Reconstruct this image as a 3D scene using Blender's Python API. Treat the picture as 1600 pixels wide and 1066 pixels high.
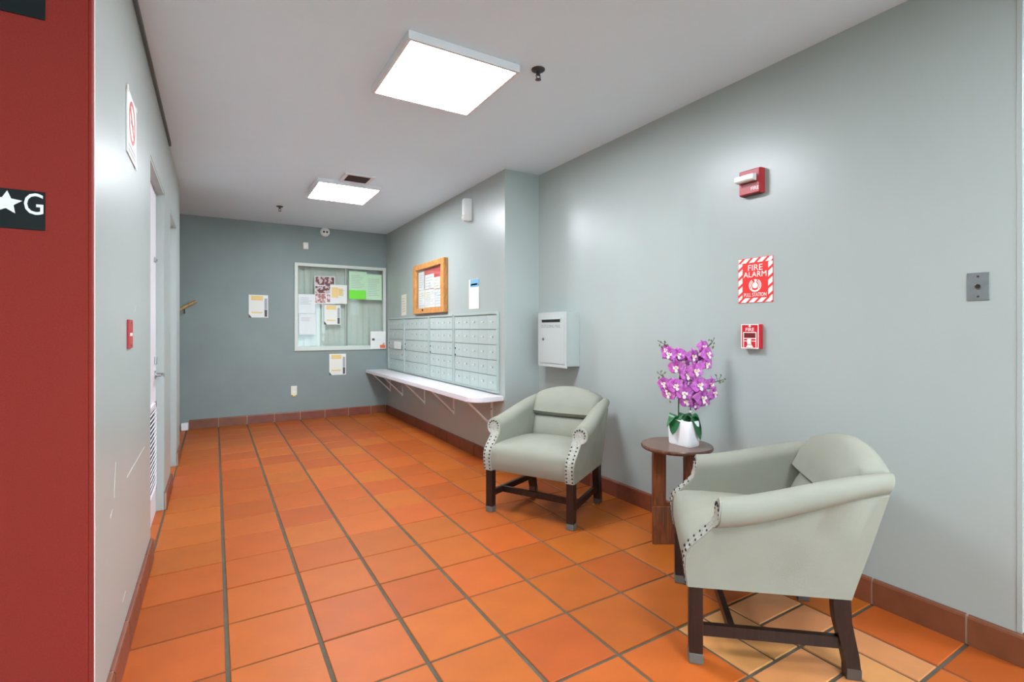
import bpy, bmesh, math, random
from mathutils import Vector, Matrix
PI = math.pi
random.seed(7)
scene = bpy.context.scene
for o in list(bpy.data.objects): bpy.data.objects.remove(o)
COL = scene.collection

# ------------------------------------------------------------------ camera
H = 1.21
YAW = 0.538507
cam_d = bpy.data.cameras.new('camera'); cam = bpy.data.objects.new('camera', cam_d); COL.objects.link(cam)
cam.location = (0, 0, H); cam.rotation_euler = (PI/2, 0, -YAW)
cam_d.sensor_width = 36; cam_d.lens = 777.4/1600*36
cam_d.shift_x = 0; cam_d.shift_y = (514.07-533)/1600
cam_d.clip_start = 0.02
scene.camera = cam
# ------------------------------------------------------------------ world, exposure
w = bpy.data.worlds.new('world'); scene.world = w; w.use_nodes = True
w.node_tree.nodes['Background'].inputs[0].default_value = (0.72, 0.87, 1.0, 1)
w.node_tree.nodes['Background'].inputs[1].default_value = 3.3      # even overcast daylight
scene.view_settings.view_transform = 'Standard'; scene.view_settings.look = 'None'
scene.view_settings.gamma = 1; scene.view_settings.use_curve_mapping = False
scene.view_settings.exposure = 1.56
PANEL = 18.5            # strength of the LED ceiling panels
# ------------------------------------------------------------------ dimensions
XL, XR, XM = -0.29, 2.49, 2.14      # left wall, right wall, mailbox wall
YB, YM, YR, YE = 7.14, 3.70, 0.595, 1.737   # back wall, mailbox-wall corner, right wall end, elevator front
C = 2.585
TU, TV, U0, V0 = 0.31246, 0.32034, 0.0398, 2.026

# ------------------------------------------------------------------ materials
def srgb(r, g, b):
    f = lambda v: (v/255/12.92) if v/255 <= .04045 else ((v/255+.055)/1.055)**2.4
    return (f(r), f(g), f(b), 1)
MATS = {}
def mat(name, col, rough=.5, metal=0, spec=.5, vary=0, nscale=8, bump=0, bscale=60, objvar=0, hue=0, emit=None, estr=0, stain=None, stain_scale=3, stain_lo=.5, stain_hi=.7, coat=0, rvary=0):
    m = bpy.data.materials.new(name); m.use_nodes = True
    nt = m.node_tree; N = nt.nodes; L = nt.links; b = N['Principled BSDF']
    b.inputs['Base Color'].default_value = col; b.inputs['Roughness'].default_value = rough
    b.inputs['Metallic'].default_value = metal; b.inputs['Specular IOR Level'].default_value = spec
    if coat: b.inputs['Coat Weight'].default_value = coat; b.inputs['Coat Roughness'].default_value = .15
    tc = N.new('ShaderNodeTexCoord'); out = None
    def rgbnode():
        n = N.new('ShaderNodeRGB'); n.outputs[0].default_value = col; return n.outputs[0]
    cur = rgbnode()
    if stain:
        n = N.new('ShaderNodeTexNoise'); n.inputs['Scale'].default_value = stain_scale; n.inputs['Detail'].default_value = 5
        L.new(tc.outputs['Object'], n.inputs['Vector'])
        r = N.new('ShaderNodeValToRGB'); r.color_ramp.elements[0].position = stain_lo; r.color_ramp.elements[1].position = stain_hi
        r.color_ramp.elements[0].color = (0, 0, 0, 1); r.color_ramp.elements[1].color = (1, 1, 1, 1)
        L.new(n.outputs['Fac'], r.inputs['Fac'])
        mx = N.new('ShaderNodeMix'); mx.data_type = 'RGBA'; L.new(r.outputs['Color'], mx.inputs['Factor'])
        L.new(cur, mx.inputs['A']); mx.inputs['B'].default_value = stain; cur = mx.outputs['Result']
    if vary or objvar or hue:
        hs = N.new('ShaderNodeHueSaturation'); L.new(cur, hs.inputs['Color']); cur = hs.outputs['Color']
        val = None
        if vary:
            n = N.new('ShaderNodeTexNoise'); n.inputs['Scale'].default_value = nscale; n.inputs['Detail'].default_value = 6
            L.new(tc.outputs['Object'], n.inputs['Vector'])
            mr = N.new('ShaderNodeMapRange'); mr.inputs['From Min'].default_value = .3; mr.inputs['From Max'].default_value = .7
            mr.inputs['To Min'].default_value = 1-vary; mr.inputs['To Max'].default_value = 1+vary
            L.new(n.outputs['Fac'], mr.inputs['Value']); val = mr.outputs['Result']
        if objvar or hue:
            oi = N.new('ShaderNodeObjectInfo')
            mo = N.new('ShaderNodeMapRange'); mo.inputs['To Min'].default_value = 1-objvar; mo.inputs['To Max'].default_value = 1+objvar
            L.new(oi.outputs['Random'], mo.inputs['Value'])
            if val is not None:
                mm = N.new('ShaderNodeMath'); mm.operation = 'MULTIPLY'; L.new(val, mm.inputs[0]); L.new(mo.outputs['Result'], mm.inputs[1]); val = mm.outputs[0]
            else: val = mo.outputs['Result']
            if hue:
                m7 = N.new('ShaderNodeMath'); m7.operation = 'MULTIPLY'; m7.inputs[1].default_value = 7.31; L.new(oi.outputs['Random'], m7.inputs[0])
                fr = N.new('ShaderNodeMath'); fr.operation = 'FRACT'; L.new(m7.outputs[0], fr.inputs[0])
                mh = N.new('ShaderNodeMapRange'); mh.inputs['To Min'].default_value = .5-hue; mh.inputs['To Max'].default_value = .5+hue
                L.new(fr.outputs[0], mh.inputs['Value']); L.new(mh.outputs['Result'], hs.inputs['Hue'])
        if val is not None: L.new(val, hs.inputs['Value'])
    L.new(cur, b.inputs['Base Color'])
    if rvary:
        n = N.new('ShaderNodeTexNoise'); n.inputs['Scale'].default_value = 5; n.inputs['Detail'].default_value = 4
        L.new(tc.outputs['Object'], n.inputs['Vector'])
        mr = N.new('ShaderNodeMapRange'); mr.inputs['To Min'].default_value = rough-rvary; mr.inputs['To Max'].default_value = rough+rvary
        L.new(n.outputs['Fac'], mr.inputs['Value']); L.new(mr.outputs['Result'], b.inputs['Roughness'])
    if bump:
        n = N.new('ShaderNodeTexNoise'); n.inputs['Scale'].default_value = bscale; n.inputs['Detail'].default_value = 3
        L.new(tc.outputs['Object'], n.inputs['Vector'])
        bp = N.new('ShaderNodeBump'); bp.inputs['Strength'].default_value = bump; bp.inputs['Distance'].default_value = .01
        L.new(n.outputs['Fac'], bp.inputs['Height']); L.new(bp.outputs['Normal'], b.inputs['Normal'])
    if emit:
        b.inputs['Emission Color'].default_value = emit; b.inputs['Emission Strength'].default_value = estr
    MATS[name] = m; return m
def glass_mat(name, tint=(.93, .97, .95, 1), refl=1.0):
    m = bpy.data.materials.new(name); m.use_nodes = True; nt = m.node_tree; nt.nodes.clear()
    o = nt.nodes.new('ShaderNodeOutputMaterial'); mx = nt.nodes.new('ShaderNodeMixShader')
    t = nt.nodes.new('ShaderNodeBsdfTransparent'); t.inputs[0].default_value = tint
    g = nt.nodes.new('ShaderNodeBsdfGlossy'); g.inputs['Roughness'].default_value = .02
    f = nt.nodes.new('ShaderNodeFresnel'); f.inputs[0].default_value = 1.45
    ge = nt.nodes.new('ShaderNodeNewGeometry'); mr = nt.nodes.new('ShaderNodeMapRange')
    mr.inputs['To Min'].default_value = 1.45; mr.inputs['To Max'].default_value = 1/1.45
    nt.links.new(ge.outputs['Backfacing'], mr.inputs['Value']); nt.links.new(mr.outputs[0], f.inputs[0])
    nt.links.new(f.outputs[0], mx.inputs[0]); nt.links.new(t.outputs[0], mx.inputs[1]); nt.links.new(g.outputs[0], mx.inputs[2])
    nt.links.new(mx.outputs[0], o.inputs[0]); MATS[name] = m; return m
def wood_mat(name, c1, c2, rough=.4, scale=(14, 14, 1.5)):
    m = bpy.data.materials.new(name); m.use_nodes = True; nt = m.node_tree; N = nt.nodes; L = nt.links; b = N['Principled BSDF']
    tc = N.new('ShaderNodeTexCoord'); mp = N.new('ShaderNodeMapping'); mp.inputs['Scale'].default_value = scale
    L.new(tc.outputs['Object'], mp.inputs['Vector'])
    n = N.new('ShaderNodeTexNoise'); n.inputs['Scale'].default_value = 4; n.inputs['Detail'].default_value = 8; n.inputs['Distortion'].default_value = 1.2
    L.new(mp.outputs[0], n.inputs['Vector'])
    r = N.new('ShaderNodeValToRGB'); r.color_ramp.elements[0].position = .3; r.color_ramp.elements[1].position = .7
    r.color_ramp.elements[0].color = c1; r.color_ramp.elements[1].color = c2
    L.new(n.outputs['Fac'], r.inputs[0]); L.new(r.outputs[0], b.inputs['Base Color']); b.inputs['Roughness'].default_value = rough
    MATS[name] = m; return m

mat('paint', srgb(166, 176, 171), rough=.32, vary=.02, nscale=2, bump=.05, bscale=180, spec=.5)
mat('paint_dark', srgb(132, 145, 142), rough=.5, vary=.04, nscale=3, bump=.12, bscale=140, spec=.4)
mat('ceiling', srgb(222, 243, 254), rough=.9, vary=.01, nscale=2, spec=.2)
mat('grout', srgb(86, 78, 62), rough=.9, vary=.15, nscale=20, bump=.2, bscale=200)
mat('tile', srgb(170, 86, 30), rough=.45, spec=.24, vary=.07, nscale=6, objvar=.11, hue=.005, bump=.04, bscale=90, rvary=.06)
mat('tile_tan', srgb(192, 130, 76), rough=.4, vary=.08, nscale=8, objvar=.08, hue=.008, bump=.04, bscale=90, rvary=.06)
mat('tile_base', srgb(120, 66, 44), rough=.42, vary=.15, nscale=10, objvar=.1, hue=.008, bump=.05)
mat('base_grout', srgb(168, 140, 118), rough=.9, vary=.1)
mat('elev_red', srgb(134, 42, 33), rough=.75, spec=.2, vary=.09, nscale=260, bump=.2, bscale=450)
mat('black_plate', srgb(14, 22, 22), rough=.6, spec=.2)
mat('white_letter', srgb(232, 236, 236), rough=.5)
mat('white_paint', srgb(232, 230, 232), rough=.4)
mat('door_white', srgb(224, 220, 224), rough=.35)
mat('shelf_white', srgb(230, 226, 230), rough=.25, spec=.6)
mat('bracket_white', srgb(226, 230, 230), rough=.4)
mat('steel', srgb(170, 174, 174), rough=.3, metal=1)
mat('steel_brushed', srgb(150, 158, 158), rough=.42, metal=.85, vary=.08, nscale=30)
mat('dark', srgb(22, 22, 22), rough=.6)
mat('dark_metal', srgb(70, 70, 70), rough=.45, metal=.6)
mat('strip_dark', srgb(88, 100, 102), rough=.7)
mat('mailbox_paint', srgb(170, 184, 178), rough=.32, spec=.5)
mat('mailbox_door', srgb(176, 190, 184), rough=.3, spec=.5, objvar=.015)
mat('mailbox_gap', srgb(134, 146, 142), rough=.6)
mat('lock', srgb(200, 205, 205), rough=.3, metal=.8)
mat('box_paint', srgb(178, 186, 181), rough=.4)
mat('box_text', srgb(118, 126, 124), rough=.5)
mat('fire_red', srgb(200, 22, 34), rough=.35)
mat('fire_red_dull', srgb(176, 44, 52), rough=.4)
mat('sign_red', srgb(226, 46, 40), rough=.4)
mat('sign_white', srgb(240, 238, 228), rough=.4)
mat('recess_red', srgb(110, 8, 14), rough=.5)
mat('lens', srgb(222, 230, 228), rough=.15, spec=.7)
mat('paper', srgb(232, 236, 230), rough=.8)
mat('paper_cream', srgb(236, 234, 214), rough=.8)
mat('paper_blue', srgb(224, 232, 230), rough=.8)
mat('paper_green', srgb(196, 232, 196), rough=.8)
mat('print_green', srgb(120, 232, 66), rough=.7)
mat('print_grey', srgb(168, 172, 176), rough=.8)
mat('print_dark', srgb(88, 90, 84), rough=.8)
mat('print_yellow', srgb(236, 208, 140), rough=.8)
mat('print_orange', srgb(226, 120, 70), rough=.8)
mat('print_blue', srgb(120, 176, 206), rough=.8)
mat('print_navy', srgb(52, 84, 104), rough=.8)
mat('print_red', srgb(206, 84, 80), rough=.8)
mat('print_photo', srgb(112, 72, 68), rough=.7, stain=srgb(206, 190, 190), stain_scale=22, stain_lo=.5, stain_hi=.56)
mat('print_photo2', srgb(176, 124, 118), rough=.7, stain=srgb(226, 214, 214), stain_scale=26, stain_lo=.48, stain_hi=.55)
mat('ring_red', srgb(206, 92, 84), rough=.5)
mat('fabric', srgb(145, 146, 132), rough=.9, spec=.15, vary=.035, nscale=9, bump=.12, bscale=420, stain=srgb(128, 122, 110), stain_scale=3.4, stain_lo=.58, stain_hi=1.0)
mat('trim_fabric', srgb(164, 164, 152), rough=.9, spec=.15, vary=.16, nscale=70, bump=.5, bscale=120)
mat('nail', srgb(56, 58, 54), rough=.35, metal=.7)
wood_mat('dark_wood', srgb(22, 13, 11), srgb(46, 27, 20), rough=.4)
wood_mat('table_wood', srgb(86, 44, 20), srgb(142, 78, 38), rough=.35)
wood_mat('table_top_wood', srgb(78, 52, 42), srgb(122, 86, 68), rough=.2, scale=(3, 14, 3))
wood_mat('oak', srgb(176, 116, 56), srgb(214, 156, 88), rough=.45, scale=(5, 3, 14))
wood_mat('rail_wood', srgb(150, 116, 70), srgb(206, 180, 120), rough=.4)
mat('foot_rubber', srgb(96, 96, 90), rough=.6)
mat('foot_dark', srgb(74, 60, 54), rough=.5)
mat('ceramic', srgb(240, 240, 240), rough=.2, spec=.6)
mat('leaf', srgb(34, 96, 52), rough=.4, vary=.2, nscale=14)
mat('stem', srgb(52, 68, 44), rough=.5)
mat('bud', srgb(116, 116, 78), rough=.6, objvar=.25)
mat('petal', srgb(184, 82, 172), rough=.6, vary=.12, nscale=30, objvar=.2, hue=.012, stain=srgb(216, 158, 208), stain_scale=45, stain_lo=.52, stain_hi=.75)
mat('petal_pale', srgb(226, 176, 222), rough=.6, vary=.08, nscale=30)
mat('lip', srgb(244, 226, 224), rough=.6)
mat('lip_yellow', srgb(226, 196, 120), rough=.6)
mat('diffuser', (1, 1, 1, 1), rough=.6, emit=(.93, .97, 1.06, 1), estr=PANEL)
mat('fixture', srgb(224, 224, 226), rough=.5)
mat('frame_alu', srgb(206, 214, 204), rough=.45)
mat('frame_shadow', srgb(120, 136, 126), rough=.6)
mat('blind', srgb(204, 211, 200), rough=.7, objvar=.05)
mat('office', srgb(190, 196, 190), rough=.9)
mat('ivory', srgb(226, 224, 206), rough=.45)
mat('white_plastic', srgb(232, 234, 230), rough=.4)
mat('scuff', srgb(206, 212, 206), rough=.7)
mat('cork', srgb(176, 138, 96), rough=.9, vary=.1, nscale=60)
glass_mat('glass', tint=(.97, .99, .98, 1))
glass_mat('board_glass', tint=(.97, .98, .98, 1))

# ------------------------------------------------------------------ mesh helpers
def finish(me, m, smooth=None):
    ms = m if isinstance(m, (list, tuple)) else [m]
    for k in ms: me.materials.append(MATS[k])
    if smooth is not None:
        me.shade_smooth(); me.set_sharp_from_angle(angle=math.radians(smooth))
    return me
def bm_new(): return bmesh.new()
def box(bm, a, b, bev=0):
    x0, y0, z0 = [min(p, q) for p, q in zip(a, b)]; x1, y1, z1 = [max(p, q) for p, q in zip(a, b)]
    vs = [bm.verts.new(p) for p in ((x0,y0,z0),(x1,y0,z0),(x1,y1,z0),(x0,y1,z0),(x0,y0,z1),(x1,y0,z1),(x1,y1,z1),(x0,y1,z1))]
    fs = [bm.faces.new([vs[i] for i in f]) for f in ((0,3,2,1),(4,5,6,7),(0,1,5,4),(1,2,6,5),(2,3,7,6),(3,0,4,7))]
    if bev:
        es = set(e for f in fs for e in f.edges)
        bmesh.ops.bevel(bm, geom=list(es), offset=bev, segments=2, affect='EDGES', profile=.5)
    return bm
def loft(bm, rings, closed=True, cap=True):
    vr = [[bm.verts.new(p) for p in r] for r in rings]; n = len(rings[0])
    for a, b in zip(vr[:-1], vr[1:]):
        for j in range(n if closed else n-1):
            k = (j+1) % n
            try: bm.faces.new((a[j], a[k], b[k], b[j]))
            except ValueError: pass
    if cap and closed:
        bm.faces.new(list(reversed(vr[0]))); bm.faces.new(vr[-1])
    return vr
def tube(bm, pts, rad, n=8, cap=True):
    pts = [Vector(p) for p in pts]; rs = rad if isinstance(rad, (list, tuple)) else [rad]*len(pts)
    t0 = (pts[1]-pts[0]).normalized(); up = Vector((0,0,1)) if abs(t0.z) < .9 else Vector((1,0,0))
    rings = []
    for i, p in enumerate(pts):
        t = (pts[min(i+1, len(pts)-1)]-pts[max(i-1, 0)]).normalized()
        sx = t.cross(up).normalized(); sy = sx.cross(t).normalized()
        rings.append([p+(sx*math.cos(2*PI*k/n)+sy*math.sin(2*PI*k/n))*rs[i] for k in range(n)])
    loft(bm, rings, True, cap)
def lathe(bm, prof, n=24, ax='z', o=(0,0,0)):
    rings = []
    for r, h in prof:
        ring = []
        for k in range(n):
            a = 2*PI*k/n; x, y = r*math.cos(a), r*math.sin(a)
            p = (x, y, h) if ax == 'z' else ((x, h, y) if ax == 'y' else (h, x, y))
            ring.append((p[0]+o[0], p[1]+o[1], p[2]+o[2]))
        rings.append(ring)
    loft(bm, rings)
def prism(bm, poly, w0, w1):          # polygon in local (u,v) extruded along w
    a = [bm.verts.new((u, v, w0)) for u, v in poly]; b = [bm.verts.new((u, v, w1)) for u, v in poly]
    n = len(poly); bm.faces.new(list(reversed(a))); bm.faces.new(b)
    for i in range(n): bm.faces.new((a[i], a[(i+1) % n], b[(i+1) % n], b[i]))
def link(name, me, parent=None):
    o = bpy.data.objects.new(name, me); COL.objects.link(o)
    if parent is not None: o.parent = parent
    return o
def obj(name, bm, m, parent=None, smooth=None, recalc=True):
    if recalc: bmesh.ops.recalc_face_normals(bm, faces=bm.faces[:])
    me = bpy.data.meshes.new(name); bm.to_mesh(me); bm.free()
    return link(name, finish(me, m, smooth), parent)
def tag(o, label=None, cat=None, group=None, kind=None):
    if label: o['label'] = label
    if cat: o['category'] = cat
    if group: o['group'] = group
    if kind: o['kind'] = kind
    return o
def struct(o, label=None): return tag(o, label, None, None, 'structure')
def empty(name, loc, rz=0, label=None, cat=None, group=None):
    o = bpy.data.objects.new(name, None); COL.objects.link(o); o.empty_display_size = .05
    o.location = loc; o.rotation_euler = (0, 0, rz); return tag(o, label, cat, group)
FACE = {'right': Matrix(((0,0,-1),(-1,0,0),(0,1,0))), 'left': Matrix(((0,0,1),(1,0,0),(0,1,0))), 'front': Matrix(((1,0,0),(0,0,-1),(0,1,0)))}
def mount(name, face, loc, label=None, cat=None, group=None, roll=0):
    o = empty(name, loc, 0, label, cat, group)
    M = FACE[face].to_4x4() @ Matrix.Rotation(roll, 4, 'Z')
    o.rotation_euler = M.to_euler(); return o
def text_bm(s, size, w0, depth=.001, u=0, v=0, sx=1.0):
    cu = bpy.data.curves.new('t', 'FONT'); cu.body = s; cu.size = size; cu.align_x = 'CENTER'; cu.align_y = 'CENTER'; cu.extrude = depth/2; cu.resolution_u = 3
    to = bpy.data.objects.new('t', cu); COL.objects.link(to)
    dg = bpy.context.evaluated_depsgraph_get(); me = bpy.data.meshes.new_from_object(to.evaluated_get(dg))
    bm = bmesh.new(); bm.from_mesh(me); bpy.data.objects.remove(to); bpy.data.meshes.remove(me); bpy.data.curves.remove(cu)
    for vt in bm.verts: vt.co = (vt.co.x*sx+u, vt.co.y+v, vt.co.z+w0+depth/2)
    return bm
def lines_bm(u0, u1, v0, v1, n, w0, th=.003, ragged=.3, depth=.0003):
    bm = bm_new()
    for i in range(n):
        v = v0+(v1-v0)*(i+.5)/n; e = u1-(u1-u0)*random.random()*ragged
        box(bm, (u0, v-th/2, w0), (e, v+th/2, w0+depth))
    return bm
def bxo(name, a, b, m, parent=None, bev=0, smooth=None):
    bm = bm_new(); box(bm, a, b, bev); return obj(name, bm, m, parent, smooth)

# ------------------------------------------------------------------ setting: shell
def shell(name, boxes, m, label):
    bm = bm_new()
    for a, b in boxes:
        if name.startswith('wall') and a[2] == 0: a = (a[0], a[1], -.06)     # walls reach down into the slab
        box(bm, a, b)
    return struct(obj(name, bm, m), label)
D1, D2 = (3.215, 4.066), (4.58, 5.31); YLE = 5.74; DZ = 2.125
X0, X1, Y0 = -3.2, 6.0, -4.0
T = .14
floor = shell('floor', [((X0, Y0, -.1), (X1, YB, -.005))], 'grout', 'terracotta tiled floor of the lobby')
shell('ceiling', [((X0, Y0, C), (X1, YB+.9, C+.1))], 'ceiling', 'flat white painted ceiling')
shell('wall_right', [((XR, YR, 0), (XR+.3, YM+.3, C))], 'paint', 'pale grey-green wall behind the armchairs')
shell('wall_mail', [((XM, YM, 0), (XM+.65, YB+.9, C))], 'paint', 'pale grey-green wall that carries the mailboxes')
wx0, wx1, wz0, wz1 = .906, 2.13, .917, 2.092
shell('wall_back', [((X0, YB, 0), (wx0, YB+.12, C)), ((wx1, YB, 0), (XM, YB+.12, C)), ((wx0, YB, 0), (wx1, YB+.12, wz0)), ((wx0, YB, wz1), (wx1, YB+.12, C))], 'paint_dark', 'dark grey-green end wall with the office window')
shell('wall_left', [((XL-T, YE+.034, 0), (XL, D1[0], C)), ((XL-T, D1[0], DZ), (XL, D1[1], C)), ((XL-T, D1[1], 0), (XL, D2[0], C)), ((XL-T, D2[0], DZ), (XL, D2[1], C)), ((XL-T, D2[1], 0), (XL, YLE, C))], 'paint', 'pale grey-green wall with two recessed doors')
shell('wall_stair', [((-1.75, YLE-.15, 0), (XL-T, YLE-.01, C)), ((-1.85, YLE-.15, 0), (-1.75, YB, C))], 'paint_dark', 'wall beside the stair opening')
shell('wall_elevator', [((X0, YE+.02, 2.27), (XL-T, YE+.2, C)), ((X0, YE+.02, 0), (-1.9, YE+.2, C)), ((XL-.16, YE+.004, 2.27), (XL-.0005, YE+.033, C))], 'paint', 'wall above the elevator')
shell('wall_front', [((X0, Y0-.1, 0), (-1.6, Y0, C)), ((4.4, Y0-.1, 0), (X1, Y0, C)), ((-1.6, Y0-.1, 2.35), (4.4, Y0, C)), ((X0-.1, Y0, 0), (X0, YE+.2, C)), ((X1, Y0, 0), (X1+.1, YR+.2, C)), ((XR+.3, YR, 0), (X1, YR+.1, C))], 'paint', 'walls of the lobby behind the camera')
shell('wall_office', [((wx0-.3, YB+.8, 0), (XM, YB+.9, C)), ((wx0-.4, YB+.12, 0), (wx0-.3, YB+.9, C)), ((wx0-.3, YB+.12, -.05), (XM, YB+.9, 0))], 'office', 'office behind the window')

# unseen glazed entrance, added behind the camera to let in daylight as fill
en = empty('window_added', (-1.6, Y0, 0)); struct(en, 'added glazed entrance behind the camera, unseen, lets daylight in as fill')
b = bm_new()
for k in range(6): box(b, (k*1.19, -.08, 0), (k*1.19+.05, 0, 2.35))
box(b, (.05, -.08, 2.3), (5.95, 0, 2.35)); box(b, (.05, -.08, 0), (5.95, 0, .06)); obj('added_entrance_frame', b, 'dark_metal', en)
for k in range(5): bxo('pane', (k*1.19+.05, -.045, .06), ((k+1)*1.19, -.04, 2.3), 'glass', en)
shell('added_ground', [((-12, Y0-14, -.15), (16, Y0-.1, -.02))], 'office', 'added pale ground outside the entrance, unseen, bounces daylight indoors')  # unseen pale slab, added to bounce daylight up onto the ceiling
# floor tiles
tile_cache = {}
def tile_mesh(sx, sy, m, h=.012, ch=.0025):
    k = (round(sx, 3), round(sy, 3), m, h)
    if k in tile_cache: return tile_cache[k]
    bm = bm_new(); a, b = k[0]/2, k[1]/2
    r = [[(-a,-b,-h),(a,-b,-h),(a,b,-h),(-a,b,-h)], [(-a,-b,-ch),(a,-b,-ch),(a,b,-ch),(-a,b,-ch)], [(-a+ch,-b+ch,0),(a-ch,-b+ch,0),(a-ch,b-ch,0),(-a+ch,b-ch,0)]]
    loft(bm, r)
    bmesh.ops.recalc_face_normals(bm, faces=bm.faces[:])
    me = bpy.data.meshes.new('tile'); bm.to_mesh(me); bm.free(); finish(me, m); tile_cache[k] = me; return me
def ftile(x0, x1, y0, y1, m='tile', gu=.013, gv=.007):
    o = link('tile', tile_mesh(x1-x0-gu, y1-y0-gv, m), floor)
    o.location = ((x0+x1)/2, (y0+y1)/2, random.uniform(-.0008, .0004)); return o
ux = lambda u: U0+u*TU
vy = lambda v: V0+v*TV
BX = XL+.012
for v in range(-9, 16):
    gv = .007 if v >= 2 else (.009 if v >= -1 else .013)
    for u in range(-1, 8):
        x0, x1 = ux(u), ux(u+1)
        if u == -1: x0 = XL+.002
        if u == 7: x1 = XR-.004
        y0, y1 = vy(v), vy(v+1)
        if v == 15: y1 = YB-.004
        if x0 >= XM-.02 and y0 > YM: continue
        if x1 > XM and y1 > YM:
            if y0 < YM:
                ftile(x0, min(x1, XR-.004), y0, YM-.004, 'tile', .013, gv); 
                if x0 < XM-.02: ftile(x0, XM-.004, YM, y1, 'tile', .013, gv)
                continue
            x1 = XM-.004
        if v in (-3, -4) and u in (5, 6):      # patch of half-size tan tiles laid in a basket weave
            if (u+v) % 2 == 0:
                for k in range(2): ftile(x0+k*(x1-x0)/2, x0+(k+1)*(x1-x0)/2, y0, y1, 'tile_tan', .012, .013)
            else:
                for k in range(2): ftile(x0, x1, y0+k*(y1-y0)/2, y0+(k+1)*(y1-y0)/2, 'tile_tan', .012, .013)
            continue
        ftile(x0, x1, y0, y1, 'tile', .015 if u < 4 else .011, gv)
for (a, b) in (D1, D2):
    for k in range(3): ftile(XL-.06, XL+.001, a+(b-a)*k/3, a+(b-a)*(k+1)/3, 'tile', .004, .006)
for v in range(12, 16):
    for u in (-2, -3, -4): ftile(ux(u), ux(u+1) if u < -2 else XL, vy(v), min(vy(v+1), YB-.004), 'tile', .012, .007)
for v in range(-9, -4):
    for u in range(8, 14):
        ftile(ux(u) if u > 8 else XR-.002, ux(u+1), vy(v), min(vy(v+1), YR-.02), 'tile', .011, .012)

# tiled baseboards
def baseboard(name, axis, pos, out, lo, hi, cuts, label, hgt=.113, th=.016):
    bm = bm_new()
    s = 1 if out > 0 else -1
    if axis == 'x': box(bm, (pos, lo, 0), (pos+s*(th-.005), hi, hgt-.003))
    else: box(bm, (lo, pos, 0), (hi, pos+s*(th-.005), hgt-.003))
    b = struct(obj(name, bm, 'base_grout'), label)
    pts = [lo]+[c for c in cuts if lo+.03 < c < hi-.03]+[hi]
    for a, c in zip(pts[:-1], pts[1:]):
        L = c-a-.008; key = ('b', round(L, 3))
        if key not in tile_cache:
            t = bm_new(); n = 5
            prof = [(0, 0), (th, 0), (th, hgt-.012), (th-.004, hgt-.004), (th-.01, hgt), (0, hgt)]
            loft(t, [[(x, y, z) for x, z in prof] for y in (-L/2, L/2)])
            bmesh.ops.recalc_face_normals(t, faces=t.faces[:])
            me = bpy.data.meshes.new('tile'); t.to_mesh(me); t.free(); finish(me, 'tile_base'); tile_cache[key] = me
        o = link('tile', tile_cache[key], b)
        o.location = (pos, (a+c)/2, 0) if axis == 'x' else ((a+c)/2, pos, 0)
        o.rotation_euler = (0, 0, {('x', 1): 0, ('x', -1): PI, ('y', 1): PI/2, ('y', -1): -PI/2}[(axis, s)])
    return b
vc = [vy(v) for v in range(-4, 17)]; uc = [ux(u) for u in range(-3, 20)]
baseboard('baseboard_right', 'x', XR, -1, YR-.014, YM-.017, vc, 'tile baseboard along the wall behind the armchairs')
baseboard('baseboard_corner', 'y', YM, -1, XM-.014, XR-.017, [], 'short tile baseboard beside the drop box')
baseboard('baseboard_mail', 'x', XM, -1, YM, YB-.017, vc, 'tile baseboard under the mailboxes')
baseboard('baseboard_back', 'y', YB, -1, -.268, XM-.017, uc, 'tile baseboard along the end wall')
baseboard('baseboard_left', 'x', XL, 1, YE+.05, D1[0], vc, 'tile baseboard along the left wall before the first door')
baseboard('baseboard_pier', 'x', XL, 1, D1[1]-.014, D2[0], vc, 'tile baseboard between the two doors')
baseboard('baseboard_pier_end', 'x', XL, 1, D2[1]-.014, YLE, vc, 'tile baseboard beyond the second door')
baseboard('baseboard_end', 'y', YR, -1, XR, X1, uc, 'tile baseboard round the end of the right wall')
bm = bm_new(); box(bm, (-.345, YB-.07, 0), (-.272, YB-.001, .085), .006); struct(obj('trim_2', bm, 'white_paint'), 'white painted block ending the baseboard by the stairs')
bm = bm_new(); box(bm, (XL-.002, YE+.03, C-.028), (XL+.014, 4.447, C), .002); struct(obj('trim_1', bm, 'strip_dark'), 'dark grey strip along the top of the left wall')
bm = bm_new(); box(bm, (XR-.003, YR-.003, .118), (XR+.02, YR+.014, C), .002); struct(obj('trim_3', bm, 'paint'), 'corner bead at the end of the right wall')

wl = bpy.data.objects['wall_left']
SCUFFS = [(2.41, .639, 2.95, .643, .003), (2.118, .655, 2.15, .75, .012), (1.80, .655, 1.82, .64, .008), (2.05, .60, 2.09, .612, .004), (2.30, .208, 2.37, .216, .003), (2.62, 1.28, 2.66, 1.31, .003)]
for (ya, za, yb_, zb_, wd) in SCUFFS:
    b = bm_new(); loft(b, [[(XL-.001, ya, za-wd), (XL+.0006, ya, za-wd), (XL+.0006, ya, za+wd), (XL-.001, ya, za+wd)], [(XL-.001, yb_, zb_-wd*.5), (XL+.0006, yb_, zb_-wd*.5), (XL+.0006, yb_, zb_+wd*.5), (XL-.001, yb_, zb_+wd*.5)]]); obj('scuff_mark', b, 'scuff', wl)
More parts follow.
